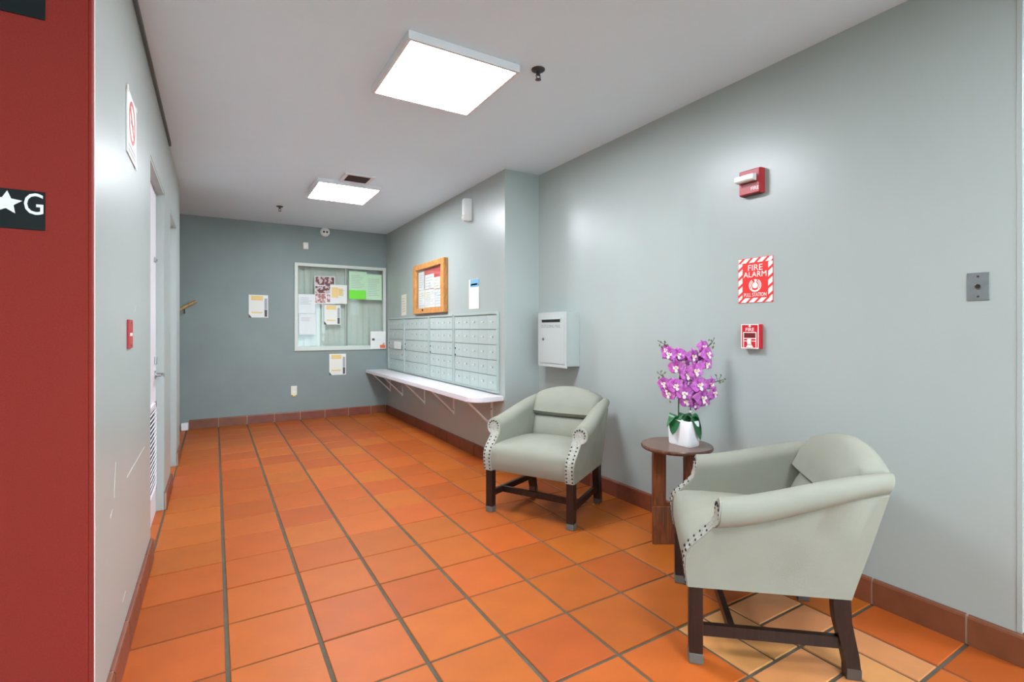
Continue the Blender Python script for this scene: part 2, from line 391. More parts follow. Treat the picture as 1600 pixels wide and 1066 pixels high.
# doors in the left wall
def door(name, d, louvre, label):
    x = XL-.045
    dr = bm_new(); box(dr, (x-.045, d[0]+.0195, -.004), (x, d[1]-.0195, DZ-.0195), .002)
    o = struct(obj(name, dr, 'door_white'), label)
    fr = bm_new()
    for a, b in (((x-.05, d[0], -.004), (XL-.002, d[0]+.02, DZ)), ((x-.05, d[1]-.02, -.004), (XL-.002, d[1], DZ)), ((x-.05, d[0], DZ-.02), (XL-.002, d[1], DZ))): box(fr, a, b)
    obj('door_frame', fr, 'paint', o)
    if louvre:
        y0, y1, z0, z1 = d[0]+.14, d[1]-.13, .17, .74
        g = bm_new()
        for a, b in (((x, y0, z0), (x+.012, y0+.03, z1)), ((x, y1-.03, z0), (x+.012, y1, z1)), ((x, y0, z0), (x+.012, y1, z0+.03)), ((x, y0, z1-.03), (x+.012, y1, z1))): box(g, a, b)
        gr = obj('louver_grille', g, 'door_white', o)
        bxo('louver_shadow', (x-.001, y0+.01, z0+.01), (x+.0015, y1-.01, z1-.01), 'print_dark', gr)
        n = 17; me = None
        for k in range(n):
            z = z0+.035+(z1-z0-.07)*(k+.5)/n
            if me is None:
                s = bm_new(); loft(s, [[(0, y0+.028, -.013), (.004, y0+.028, -.015), (.016, y0+.028, .008), (.012, y0+.028, .011)], [(0, y1-.028, -.013), (.004, y1-.028, -.015), (.016, y1-.028, .008), (.012, y1-.028, .011)]])
                so = obj('slat', s, 'door_white', gr); me = so.data
            else: so = link('slat', me, gr)
            so.location = (x, 0, z); so.scale = (1, 1, -1) if False else (1, 1, 1)
        h = bm_new(); hz = .91; hy = d[1]-.10
        lathe(h, [(.028, 0), (.028, .006), (.012, .01), (.012, .045), (.0001, .046)], 16, 'x', (x, hy, hz))
        tube(h, [(x+.042, hy, hz), (x+.05, hy-.03, hz), (x+.05, hy-.12, hz-.003)], [.009, .009, .007], 8)
        ho = obj('lever_handle', h, 'steel', o, 40)
        p = bm_new(); box(p, (x, hy-.02, hz+.07), (x+.012, hy+.02, hz+.12), .003); obj('deadbolt', p, 'steel', o)
        q = bm_new(); box(q, (x, d[1]-.15, 1.64), (x+.008, d[1]-.11, 1.67), .002); lathe(q, [(.008, .008), (.008, .018), (.0001, .019)], 12, 'x', (x, d[1]-.13, 1.655)); obj('latch', q, 'steel_brushed', o)
    return o
door('door_1', D1, True, 'white door with a louvre grille in the left wall')
door('door_2', D2, False, 'plain white door near the stair opening')

# ------------------------------------------------------------------ elevator front
el = empty('elevator_frame', (XL, YE, 0), 0, 'red enamelled elevator door frame at the left edge', 'elevator frame')
b = bm_new(); box(b, (-.34, 0, -.004), (-.003, .03, 2.27), .003); obj('jamb', b, 'elev_red', el)
b = bm_new(); box(b, (-.003, .004, .002), (.004, .033, 2.27), .001); obj('jamb_edge', b, 'elev_red', el)
b = bm_new(); box(b, (.0, .0335, .002), (.0055, .04, 2.27)); obj('caulk_line', b, 'sign_white', el)
b = bm_new(); box(b, (-1.62, 0, 2.1), (-.34, .03, 2.27), .003); obj('header', b, 'elev_red', el)
b = bm_new(); box(b, (-1.62, 0, .002), (-1.3, .03, 2.1), .003); obj('jamb', b, 'elev_red', el)
for k in range(2):
    b = bm_new(); box(b, (-1.3+k*.48, .1, .01), (-.82+k*.48, .13, 2.1)); obj('door_panel', b, 'steel_brushed', el)
def floor_plate(z0, z1, star, ch, label):
    # coordinates relative to the plate's lower right corner
    p = mount('floor_plate', 'front', (-.379, YE-.0005, z0), label, 'sign', 'elevator floor plates on the red jamb')
    b = bm_new(); box(b, (-.15, 0, 0), (0, z1-z0, .0025), .0006); obj('plate', b, 'black_plate', p)
    if star:
        R = .0305; poly = []
        for k in range(10):
            a = PI/2+2*PI*k/10-.06; r = R if k % 2 == 0 else R*.47
            poly.append((-.073+r*math.cos(a), .064+r*math.sin(a)))
        b = bm_new(); prism(b, poly, .0024, .0042); obj('star', b, 'white_letter', p)
    b = text_bm(ch, .079, .0024, .0016, -.0212 if star else -.047, .0634, .75); obj('letter', b, 'white_letter', p)
floor_plate(1.4655, 1.5655, True, 'G', 'black plate with a white star and letter G on the red jamb')
floor_plate(2.013, 2.113, False, '1', 'black plate cut by the top edge of the photo on the red jamb')

# ------------------------------------------------------------------ ceiling items
def ceiling_light(x, y, label, sx=.6, sy=.625):
    r = empty('ceiling_light', (x, y, C), 0, label, 'ceiling light', 'square LED ceiling panels')
    b = bm_new(); a, c, h = sx/2, sy/2, .04; wd = .016
    for p, q in (((-a, -c, -h), (-a+wd, c, -.0005)), ((a-wd, -c, -h), (a, c, -.0005)), ((-a+wd, -c, -h), (a-wd, -c+wd, -.0005)), ((-a+wd, c-wd, -h), (a-wd, c, -.0005))): box(b, p, q)
    obj('frame', b, 'fixture', r)
    b = bm_new(); box(b, (-a+wd, -c+wd, -h+.002), (a-wd, c-wd, -h+.01)); obj('diffuser', b, 'diffuser', r)
    return r
ceiling_light(1.064, 2.515, 'large bright square LED panel nearest on the ceiling')
ceiling_light(1.09, 5.10, 'smaller looking square LED panel farther back beside the air vent', .58, .66)
ceiling_light(1.09, -.35, 'added square LED panel on the ceiling behind the camera, unseen fill light')  # out of view, added for fill as the next panel in the row
ceiling_light(3.2, -.6, 'added square LED panel in the lobby to the right of the camera, unseen, brightens the floor')  # out of view, added to brighten the near floor at the right
ceiling_light(-1.3, -.9, 'added square LED panel in front of the elevator, unseen fill light')  # out of view, added as more fill on the elevator side
v = empty('ceiling_vent', (1.115, 4.62, C), 0, 'small dark slatted air vent in the ceiling by the far light', 'air vent')
b = bm_new()
for p, q in (((-.13, -.13, -.012), (-.1, .13, -.0005)), ((.1, -.13, -.012), (.13, .13, -.0005)), ((-.1, -.13, -.012), (.1, -.1, -.0005)), ((-.1, .1, -.012), (.1, .13, -.0005))): box(b, p, q)
obj('frame', b, 'fixture', v); bxo('backing', (-.1, -.1, -.003), (.1, .1, -.0008), 'dark', v)
me = None
for k in range(7):
    yy = -.085+k*.0283
    if me is None:
        b = bm_new(); loft(b, [[(-.1, -.008, -.003), (-.1, -.006, -.003), (-.1, .010, -.011), (-.1, .008, -.012)], [(.1, -.008, -.003), (.1, -.006, -.003), (.1, .010, -.011), (.1, .008, -.012)]])
        so = obj('slat', b, 'dark_metal', v); me = so.data
    else: so = link('slat', me, v)
    so.location = (0, yy, 0)
def sprinkler(x, y, label):
    r = empty('fire_sprinkler', (x, y, C), 0, label, 'sprinkler', 'ceiling fire sprinklers')
    b = bm_new(); lathe(b, [(.036, -.0005), (.035, -.006), (.022, -.012), (.014, -.013), (.0001, -.013)], 24); obj('escutcheon', b, 'dark_metal', r, 40)
    b = bm_new(); lathe(b, [(.010, -.012), (.010, -.028), (.006, -.03), (.006, -.034), (.0001, -.034)], 12)
    for s in (-1, 1): tube(b, [(s*.009, 0, -.026), (s*.013, 0, -.04), (s*.004, 0, -.054)], .0028, 6)
    obj('body', b, 'dark_metal', r, 40)
    b = bm_new(); lathe(b, [(.0001, -.052), (.015, -.053), (.016, -.056), (.0001, -.057)], 16); obj('deflector', b, 'dark_metal', r, 40)
sprinkler(1.47, 2.19, 'dark fire sprinkler on the ceiling beside the near light panel')
sprinkler(.625, 6.12, 'small fire sprinkler on the ceiling near the end wall')

# ------------------------------------------------------------------ end wall
def paper(name, face, loc, wd, ht, label, cat='notice', m='paper', group=None, roll=0, parts=()):
    p = mount(name, face, loc, label, cat, group, roll)
    b = bm_new(); n = 6; th = .0008
    rings = []
    for i in range(n+1):
        u = -wd/2+wd*i/n; k = .0035*(2*i/n-1)**2
        rings.append([(u, -ht/2, .0006+k), (u, ht/2, .0006+k*.5), (u, ht/2, .0006+th+k*.5), (u, -ht/2, .0006+th+k)])
    loft(b, rings); obj('sheet', b, m, p)
    for (nm, a0, b0, a1, b1, pm) in parts:
        bxo(nm, (a0*wd/2, b0*ht/2, .0018), (a1*wd/2, b1*ht/2, .0056), pm, p)
    return p
def flyer(loc, label, face='front', wd=.222, ht=.29):
    p = paper('notice_paper', face, loc, wd, ht, label, 'notice', 'paper', 'yellow-topped notices on and under the window', 0,
          [('header', -.75, .52, .45, .92, 'print_yellow'), ('photo_strip', .62, -.92, .9, -.3, 'print_dark'), ('photo_strip', .62, -.26, .9, .7, 'print_grey'), ('footer', -.72, -.62, .4, -.5, 'print_yellow')])
    obj('text_lines', lines_bm(-wd*.36, wd*.22, ht*.2, -ht*.24, 7, .0018, .005, .3, .004), 'paper_cream', p)
    b = bm_new(); prism(b, [(-wd/2, -ht/2), (-wd/2+.035, -ht/2), (-wd/2, -ht/2+.045)], .002, .0058); obj('corner_print', b, 'print_dark', p)
    return p
flyer((.481, YB, 1.50), 'yellow-topped notice alone on the dark wall left of the window')
flyer((1.458, YB, .72), 'yellow-topped notice on the dark wall below the window')
# window
W = mount('window_1', 'front', (wx0, YB, wz0)); struct(W, 'framed sliding office window in the end wall')
ww, wh = wx1-wx0, wz1-wz0
b = bm_new(); f = .042
for p, q in (((0, 0, -.05), (f, wh, .018)), ((ww-f, 0, -.05), (ww, wh, .018)), ((f, 0, -.05), (ww-f, f, .018)), ((f, wh-f, -.05), (ww-f, wh, .018))): box(b, p, q, .002)
obj('window_frame', b, 'frame_alu', W)
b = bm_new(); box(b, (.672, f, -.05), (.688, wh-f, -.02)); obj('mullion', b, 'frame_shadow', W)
b = bm_new(); box(b, (.662, f, -.045), (.671, wh-f, -.018)); obj('mullion', b, 'frame_alu', W)
b = bm_new(); box(b, (f, f, -.04), (ww-f, f+.014, -.006)); obj('sliding_track', b, 'frame_alu', W)
bxo('pane', (f, f, -.024), (.672, wh-f, -.021), 'glass', W); bxo('pane', (.672, f, -.036), (ww-f, wh-f, -.033), 'glass', W)
# vertical blind behind the glass
bl = empty('vertical_blind', (wx0, YB+.125, 0), 0, 'pale vertical blind hanging behind the office window', 'blind')
bxo('headrail', (-.06, -.025, wz1+.02), (ww, .025, wz1+.07), 'white_plastic', bl)
me = None
for k in range(17):
    if me is None:
        b = bm_new(); rings = []
        for j in range(7):
            u = -.044+.088*j/6; s = .004*math.cos(PI*j/6-PI/2)
            rings.append([(u, s, wz0-.1), (u, s+.0012, wz0-.1), (u, s+.0012, wz1+.03), (u, s, wz1+.03)])
        loft(b, rings); so = obj('slat', b, 'blind', bl, 50); me = so.data
    else: so = link('slat', me, bl)
    so.location = (-.05+k*.078, 0, 0); so.rotation_euler = (0, 0, .21)
yg = YB+.0195; 
def wpaper(name, x0, x1, z0, z1, dy, label, m, parts=(), lines=None, cat='notice'):
    wd, ht = x1-x0, z1-z0
    p = paper(name, 'front', ((x0+x1)/2, yg-dy, (z0+z1)/2), wd, ht, label, cat, m, 'papers taped in the office window', 0, parts)
    if lines: obj('text_lines', lines_bm(lines[0]*wd/2, lines[1]*wd/2, lines[2]*ht/2, lines[3]*ht/2, lines[4], .0018, .004, .35, .004), 'print_grey', p)
    return p
wpaper('photo_poster', 1.16, 1.425, 1.55, 1.93, .002, 'brown photo collage poster in the window', 'paper',
       [('photo', -.92, .36, -.02, .95, 'print_photo'), ('photo', 0, .3, .92, .95, 'print_photo'), ('photo', -.92, -.22, .92, .28, 'print_photo'), ('photo', -.92, -.92, .1, -.26, 'print_photo2'), ('photo', .2, -.85, .8, -.3, 'print_photo2')], None, 'poster')
wpaper('notice_paper', 1.36, 1.585, 1.557, 1.82, .01, 'white sheet with a yellow block beside the photo poster', 'paper', [('yellow_block', -.8, -.35, -.05, .72, 'print_yellow'), ('yellow_block', -.02, -.15, .5, .62, 'print_yellow')], (.05, .85, .5, -.2, 4))
wpaper('notice_paper', 1.615, 1.86, 1.72, 2.02, .002, 'pale green sheet at the top right of the window', 'paper_green', (), (-.75, .75, .7, -.6, 8))
wpaper('notice_paper', 1.85, 2.075, 1.625, 1.99, .008, 'pale green-white sheet at the right edge of the window', 'paper_green', (), (-.75, .75, .7, -.7, 10))
wpaper('notice_paper', 1.612, 1.845, 1.63, 1.755, .014, 'bright green card under the pale green sheet', 'print_green')
wpaper('notice_paper', .955, 1.168, 1.42, 1.675, .002, 'upper white sheet at the left edge of the window', 'paper_blue', (), (-.75, .7, .7, -.1, 5))
wpaper('notice_paper', .965, 1.176, 1.135, 1.408, .002, 'lower white sheet at the left edge of the window', 'paper_blue', (), (-.75, .7, .7, .3, 3))
p = flyer((1.392, yg-.001, 1.405), 'yellow-topped notice inside the window below the photo poster', 'front', .215, .27)
br = wpaper('brochure', 1.902, 2.118, .925, 1.175, .048, 'white and orange brochure standing in the lower right window corner', 'paper', [('orange_photo', .25, -.92, .96, -.55, 'print_orange'), ('grey_photo', -.8, -.05, -.45, .2, 'print_dark'), ('grey_photo', -.3, -.1, .4, .12, 'paper_blue'), ('orange_photo', .55, -.55, .96, -.3, 'print_photo2')], None, 'brochure')
# small fittings
r = mount('smoke_detector', 'front', (1.29, YB, 2.53), 'round white detector with two dark spots above the window', 'detector')
b = bm_new(); lathe(b, [(.062, .0005), (.062, .02), (.052, .036), (.03, .044), (.0001, .045)], 28); obj('cover', b, 'white_plastic', r, 40)
for s in (-1, 1):
    b = bm_new(); lathe(b, [(.013, .036), (.013, .05), (.0001, .051)], 14); 
    for q in b.verts: q.co.x += s*.02; q.co.y -= .004
    obj('lamp_eye', b, 'dark', r, 40)
r = mount('sensor_box', 'front', (1.042, YB, 2.32), 'small ivory sensor box on the dark wall above the window', 'sensor')
b = bm_new(); box(b, (-.033, -.045, .0005), (.033, .045, .03), .004); obj('case', b, 'ivory', r); bxo('sensor_lens', (-.02, -.02, .029), (.02, .015, .033), 'white_plastic', r)
r = mount('wall_outlet', 'front', (.9, YB, .395), 'ivory power outlet low on the dark end wall', 'outlet')
b = bm_new(); box(b, (-.037, -.06, .0005), (.037, .06, .008), .003); obj('cover_plate', b, 'ivory', r)
b = bm_new(); box(b, (-.018, -.038, .006), (.018, -.004, .011), .002); obj('socket', b, 'white_plastic', r)
b = bm_new(); box(b, (-.018, .006, .006), (.018, .04, .011), .002); obj('socket', b, 'white_plastic', r)
b = bm_new(); box(b, (-.02, -.076, .006), (.02, -.052, .03), .004); obj('plug_adapter', b, 'print_yellow', r)
r = empty('handrail', (-.19, YB, 1.545), 0, 'wooden handrail sloping down the dark wall beside the stair opening', 'handrail')
b = bm_new(); tube(b, [(0, -.06, 0), (-.1, -.06, -.064), (-.6, -.06, -.384), (-1.3, -.06, -.83)], .019, 10); obj('rail', b, 'rail_wood', r, 40)
for k in (.12, .9):
    b = bm_new(); tube(b, [(-k, -.06, -k*.64-.015), (-k, -.06, -k*.64-.05), (-k, -.001, -k*.64-.07)], .007, 8); obj('bracket', b, 'dark_metal', r, 40)

# ------------------------------------------------------------------ mailbox wall
rows = 5; zlo, zhi = .645, 1.362
def mailbox_unit(ya, yb, cols, label):       # ya nearer the camera
    wd = yb-ya; u = mount('mailbox_unit', 'right', (XM, yb, zlo), label, 'mailboxes', 'wall mailbox units')
    ht = zhi-zlo; e = .022
    b = bm_new()
    for p, q in (((0, 0, .0005), (e, ht, .022)), ((wd-e, 0, .0005), (wd, ht, .022)), ((e, 0, .0005), (wd-e, e*.6, .022)), ((e, ht-e, .0005), (wd-e, ht, .022))): box(b, p, q, .002)
    obj('frame', b, 'mailbox_paint', u)
    bxo('back_panel', (e, e*.6, .0006), (wd-e, ht-e, .005), 'mailbox_gap', u)
    cw = (wd-2*e)/cols; rh = (ht-e*1.6)/rows; md = ml = mn = None
    for r in range(rows):
        for c in range(cols):
            x = e+(c+.5)*cw; y = e*.6+(r+.5)*rh
            if md is None:
                b = bm_new(); box(b, (-cw/2+.0009, -rh/2+.003, .0052), (cw/2-.0009, rh/2-.003, .013), .0015); d = obj('mailbox_door', b, 'mailbox_door', u); md = d.data
                b = bm_new(); lathe(b, [(.011, .0128), (.011, .016), (.008, .018), (.0001, .018)], 12); box(b, (-.0015, -.006, .0175), (.0015, .006, .0192)); l = obj('lock', b, 'lock', d, 40); ml = l.data
                b = bm_new(); box(b, (-.02, .018, .0128), (.02, .03, .0136)); n_ = obj('number_tag', b, 'frame_alu', d); mn = n_.data
            else:
                d = link('mailbox_door', md, u); l = link('lock', ml, d); n_ = link('number_tag', mn, d)
            d.location = (x, y, 0); l.location = (.012, .006, 0); n_.location = (-.02, -.02, 0)
    b = bm_new(); lathe(b, [(.009, .012), (.009, .018), (.0001, .0185)], 12)
    for q in b.verts: q.co.x += e+.018; q.co.y += ht*.5+.01
    obj('master_lock', b, 'dark', u, 40)
    b = bm_new(); lathe(b, [(.009, .012), (.009, .018), (.0001, .0185)], 12)
    for q in b.verts: q.co.x += e+.018; q.co.y += ht*.42
    obj('master_lock', b, 'dark', u, 40)
mailbox_unit(3.80, 4.735, 5, 'mailbox unit nearest the corner by the armchairs')
mailbox_unit(4.745, 5.425, 4, 'mailbox unit below the wood-framed notice board')
mailbox_unit(5.435, 6.30, 5, 'third mailbox unit from the armchairs')
mailbox_unit(6.31, 6.99, 4, 'mailbox unit farthest back beside the window')
# shelf
sh = empty('wall_shelf', (XM, 5.4, .61), 0, 'long white shelf under the mailboxes', 'shelf')
poly = [(0, YB-.003-5.4), (-.30, YB-.003-5.4), (-.30, 3.84-5.4)]
for k in range(1, 9):
    a = PI/2*k/8; poly.append((-.30+.12*(1-math.cos(a)), 3.84-5.4-.12*math.sin(a)))
poly += [(0, 3.72-5.4)]
b = bm_new(); prism(b, [(x-.001, y) for x, y in poly], -.022, .02)
es = [e for e in b.edges if abs(e.verts[0].co.z-e.verts[1].co.z) < 1e-5]; bmesh.ops.bevel(b, geom=es, offset=.004, segments=2, affect='EDGES')
obj('shelf_board', b, 'shelf_white', sh)
for yy in (3.93, 4.76, 5.60, 6.42, 6.95):
    b = bm_new(); y = yy-5.4
    box(b, (-.006, y-.016, -.29), (-.0008, y+.016, -.022)); box(b, (-.27, y-.016, -.028), (-.001, y+.016, -.0225))
    loft(b, [[(-.262, y-.014, -.028), (-.245, y-.014, -.028), (-.004, y-.014, -.262), (-.004, y-.014, -.284)], [(-.262, y+.014, -.028), (-.245, y+.014, -.028), (-.004, y+.014, -.262), (-.004, y+.014, -.284)]])
    bk = obj('bracket', b, 'bracket_white', sh)
    b = bm_new()
    for zz in (-.24, -.12): lathe(b, [(.006, -.0058), (.006, -.009), (.0001, -.0095)], 8, 'x', (0, y, zz))
    obj('screw', b, 'dark_metal', bk)
paper('notice_paper', 'right', (XM-.024, 6.54, .99), .3, .10, 'small blank white card taped over the mailboxes', 'card', 'paper')
# notice board
nb = mount('notice_board', 'right', (XM, 5.88, 1.39), 'oak framed glazed notice board above the mailboxes', 'notice board')
bw, bh, dp, fw = .96, .585, .05, .085
b = bm_new()
box(b, (0, 0, .0006), (fw, bh, dp), .003); obj('frame_stile', b, 'oak', nb)
b = bm_new(); box(b, (bw-fw, 0, .0006), (bw, bh, dp), .003); obj('frame_stile', b, 'oak', nb)
b = bm_new(); box(b, (fw+.0005, 0, .0006), (bw-fw-.0005, .06, dp-.001), .003); obj('frame_rail', b, 'oak', nb)
b = bm_new(); box(b, (fw+.0005, bh-.06, .0006), (bw-fw-.0005, bh, dp-.001), .003); obj('frame_rail', b, 'oak', nb)
bxo('cork_panel', (fw, .06, .0008), (bw-fw, bh-.06, .01), 'cork', nb)
bxo('glass_pane', (fw, .06, .034), (bw-fw, bh-.06, .037), 'board_glass', nb)
b = bm_new(); lathe(b, [(.012, dp-.002), (.012, dp+.008), (.0001, dp+.009)], 12)
for q in b.verts: q.co.x += .34; q.co.y += .04
obj('lock', b, 'dark_metal', nb, 40)
def bpaper(u0, u1, v0, v1, w, m, label, n):
    p = mount('pinned_sheet', 'right', (XM-w, 5.88-(u0+u1)/2, 1.39+(v0+v1)/2), label, 'notice', 'sheets pinned in the notice board')
    wd, ht = u1-u0, v1-v0
    bxo('sheet', (-wd/2, -ht/2, 0), (wd/2, ht/2, .0008), m, p)
    if n: obj('text_lines', lines_bm(-wd*.4, wd*.4, ht*.38, -ht*.4, n, .0007, .005, .4), 'print_grey', p)
bpaper(.30, .80, .38, .52, .0105, 'print_red', 'red sheet along the top of the notice board', 0)
bpaper(.105, .29, .285, .50, .012, 'paper', 'narrow white sheet at the upper left of the notice board', 6)
bpaper(.105, .31, .065, .28, .012, 'paper', 'white sheet at the lower left of the notice board', 6)
bpaper(.32, .60, .285, .45, .0125, 'paper', 'white sheet overlapping the red one on the notice board', 4)
bpaper(.32, .63, .068, .275, .0125, 'paper', 'text-filled white sheet at the bottom middle of the notice board', 8)
bpaper(.60, .78, .27, .40, .014, 'paper_cream', 'cream sheet under the red one on the right of the notice board', 3)
bpaper(.64, .85, .068, .262, .0115, 'paper_blue', 'bluish sheet at the lower right of the notice board', 5)
p = paper('notice_paper', 'right', (XM, 4.29, 1.545), .215, .285, 'blue-headed notice on the wall right of the notice board', 'notice', 'paper_cream', None, 0,
      [('header', -.7, .48, .98, .98, 'print_blue'), ('header_line', -.6, .58, .7, .7, 'print_navy'), ('body_panel', -.6, -.85, .55, .4, 'paper')])
obj('text_lines', lines_bm(-.055, .055, .03, -.11, 7, .0056, .004, .3, .0008), 'paper_green', p)
p = paper('notice_paper', 'right', (XM, 6.35, 1.525), .2, .275, 'curled cream slip on the wall left of the notice board', 'notice', 'paper_cream', None, .03)
obj('text_lines', lines_bm(-.07, .07, .1, -.1, 6, .002, .004, .4, .004), 'print_grey', p)
# motion sensor / wall light
r = mount('wall_sensor', 'right', (XM, 4.385, 2.26), 'white half-round sensor lamp high on the wall near the corner', 'sensor')
b = bm_new(); n = 14; rings = []
for h, sc in ((0, .86), (.012, 1), (.195, 1), (.212, .88)):
    rings.append([(.045*sc*math.cos(PI*k/n), h, .0005+.06*sc*math.sin(PI*k/n)+.02*(0 < k < n)) for k in range(n+1)])
loft(b, rings); obj('housing', b, 'white_plastic', r, 35)
b = bm_new(); box(b, (-.03, .05, .077), (.03, .052, .083)); box(b, (-.018, .018, .072), (.018, .042, .0815), .003); obj('sensor_window', b, 'ivory', r)

# ------------------------------------------------------------------ right wall
# locked mail drop box
r = mount('drop_box', 'right', (XR, 3.505, .90), 'pale grey locked mail drop box on the wall above the far armchair', 'mail box')
bw, bh, dp = .39, .445, .125
b = bm_new(); box(b, (.008, .012, .0006), (bw-.004, bh-.008, dp), .003); obj('body', b, 'box_paint', r)
b = bm_new(); box(b, (-.003, 0, dp), (bw, bh, dp+.012), .002); obj('front_plate', b, 'box_paint', r)
b = bm_new(); box(b, (.022, .03, dp+.011), (bw-.022, bh-.028, dp+.016), .001); d = obj('door', b, 'box_paint', r)
bxo('mail_slot', (.06, bh-.082, dp+.0158), (bw-.075, bh-.06, dp+.0168), 'dark', d)
b = bm_new(); box(b, (.05, bh-.058, dp+.0155), (bw-.065, bh-.05, dp+.026), .001); obj('slot_hood', b, 'box_paint', d)
b = bm_new(); lathe(b, [(.011, dp+.0155), (.011, dp+.022), (.0001, dp+.0225)], 14)
for q in b.verts: q.co.x += .082; q.co.y += .225
obj('lock', b, 'steel', d, 40); bxo('keyhole', (.0805, .217, dp+.0222), (.0835, .233, dp+.0232), 'dark', d)
obj('lettering', text_bm('OUTGOING MAIL', .036, dp+.0158, .0006, .185, .33, .95), 'box_text', d)
# horn strobe
r = mount('fire_horn_strobe', 'right', (XR, 1.69, 1.925), 'red fire horn with a white strobe lens high on the right wall', 'fire alarm')
b = bm_new(); box(b, (0, .002, .0006), (.125, .135, .04), .004); obj('housing', b, 'fire_red_dull', r)
b = bm_new(); box(b, (.004, .004, .0385), (.121, .133, .047), .004); obj('face_plate', b, 'fire_red_dull', r)
b = bm_new(); loft(b, [[(u, .068, .0468), (u, .068, .072), (u, .076, .08), (u, .098, .08), (u, .106, .0468)] for u in (.0, .104)]); obj('strobe_lens', b, 'lens', r)
b = bm_new(); loft(b, [[(u, .070+.0, .058), (u, .074, .0815), (u, .08, .0825), (u, .1, .0805), (u, .103, .06)] for u in (.04, .075)]); obj('strobe_tube', b, 'white_plastic', r)
bxo('horn_opening', (.018, .045, .0468), (.108, .064, .0478), 'recess_red', r)
obj('lettering', text_bm('FIRE', .026, .0468, .0008, .095, .028), 'sign_white', r)
b = bm_new(); box(b, (.01, .0, .012), (.115, .0045, .036)); obj('speaker_grille', b, 'dark', r)
# FIRE ALARM PULL STATION sign
r = mount('fire_alarm_sign', 'right', (XR, 1.622, 1.472), 'red and white striped FIRE ALARM PULL STATION sign', 'sign')
sw, shh = .2, .242
bxo('sign_plate', (-sw/2, -shh/2, .0004), (sw/2, shh/2, .003), 'sign_red', r)
m_ = .026; st = bm_new(); per = .047; slant = .5
def clip(poly, ax, val, keep_gt):
    out = []
    for i in range(len(poly)):
        a, c = poly[i], poly[(i+1) % len(poly)]
        ia = (a[ax] > val) == keep_gt; ic = (c[ax] > val) == keep_gt
        if ia: out.append(a)
        if ia != ic:
            t = (val-a[ax])/(c[ax]-a[ax]); out.append((a[0]+t*(c[0]-a[0]), a[1]+t*(c[1]-a[1])))
    return out
def stripes(x0, x1, y0, y1, ang):
    k = -12
    while k < 12:
        o_ = k*per; g = per*.64
        P = [(o_-1*ang, -1), (o_+g-1*ang, -1), (o_+g+1*ang, 1), (o_+1*ang, 1)] if ang > .9 else None
        if P is None: P = [(-1, o_-1*.8), (1, o_+1*.8), (1, o_+g+1*.8), (-1, o_+g-1*.8)]
        for ax, v_, kg in ((0, x0, True), (0, x1, False), (1, y0, True), (1, y1, False)):
            P = clip(P, ax, v_, kg)
            if len(P) < 3: break
        if len(P) >= 3: prism(st, P, .0029, .0036)
        k += 1
stripes(-sw/2+.002, sw/2-.002, shh/2-m_, shh/2-.002, 1.1); stripes(-sw/2+.002, sw/2-.002, -shh/2+.002, -shh/2+m_, 1.1)
stripes(-sw/2+.002, -sw/2+m_, -shh/2+m_+.001, shh/2-m_-.001, .5); stripes(sw/2-m_, sw/2-.002, -shh/2+m_+.001, shh/2-m_-.001, .5)
obj('border_stripes', st, 'sign_white', r)
obj('lettering', text_bm('FIRE', .046, .0029, .0008, 0, .066, 1.05), 'sign_white', r)
obj('lettering', text_bm('ALARM', .042, .0029, .0008, 0, .030, 1.0), 'sign_white', r)
obj('lettering', text_bm('PULL STATION', .029, .0029, .0008, 0, -.079, .68), 'sign_white', r)
b = bm_new()
lathe(b, [(.0165, .0029), (.0165, .0037), (.0001, .0037)], 24)
for R0, R1 in ((.022, .0265), (.0305, .0355)):
    for a0, a1 in ((-.25, .32), (.68, 1.25)):
        n = 14; ring = [(R1*math.cos(PI*(a0+(a1-a0)*i/n)), R1*math.sin(PI*(a0+(a1-a0)*i/n))) for i in range(n+1)]+[(R0*math.cos(PI*(a0+(a1-a0)*i/n)), R0*math.sin(PI*(a0+(a1-a0)*i/n))) for i in range(n, -1, -1)]
        for i in range(n): prism(b, [ring[i], ring[i+1], ring[2*n-i], ring[2*n+1-i]], .0029, .0037)
n = 18
for i in range(n):
    a0, a1 = PI*(1.2+.6*i/n), PI*(1.2+.6*(i+1)/n)
    prism(b, [(.026*math.cos(a0), .026*math.sin(a0)), (.0355*math.cos(a0), .0355*math.sin(a0)), (.0355*math.cos(a1), .0355*math.sin(a1)), (.026*math.cos(a1), .026*math.sin(a1))], .0029, .0037)
prism(b, [(-.006, .034), (.012, .03), (.004, .012), (-.002, .02)], .0029, .0037)
for q in b.verts: q.co.y -= .028
obj('bell_symbol', b, 'sign_white', r)
# pull station
r = mount('fire_pull_station', 'right', (XR, 1.682, 1.105), 'red manual fire pull station below the striped sign', 'fire alarm')
pw, ph, pd = .1, .13, .034
b = bm_new(); box(b, (0, 0, .0006), (pw+.004, ph, pd-.006), .003); obj('back_box', b, 'fire_red', r)
b = bm_new(); box(b, (0, 0, pd-.006), (pw, ph, pd), .003); obj('front_cover', b, 'fire_red', r)
b = bm_new()
for p0, q0 in (((.0, .0), (.004, ph)), ((pw-.004, 0), (pw, ph)), ((.004, ph-.004), (pw-.004, ph)), ((.012, .006), (.016, .088)), ((pw-.016, .006), (pw-.012, .088)), ((.016, .084), (pw-.016, .088)), ((.016, .052), (pw-.016, .056)), ((.016, .038), (.038, .042)), ((.062, .038), (pw-.016, .042)), ((.004, 0), (pw-.004, .005))):
    box(b, (p0[0], p0[1], pd-.0005), (q0[0], q0[1], pd+.0008))
obj('white_outline', b, 'sign_white', r)
bxo('recess', (.017, .057, pd-.0005), (pw-.017, .083, pd+.0006), 'recess_red', r)
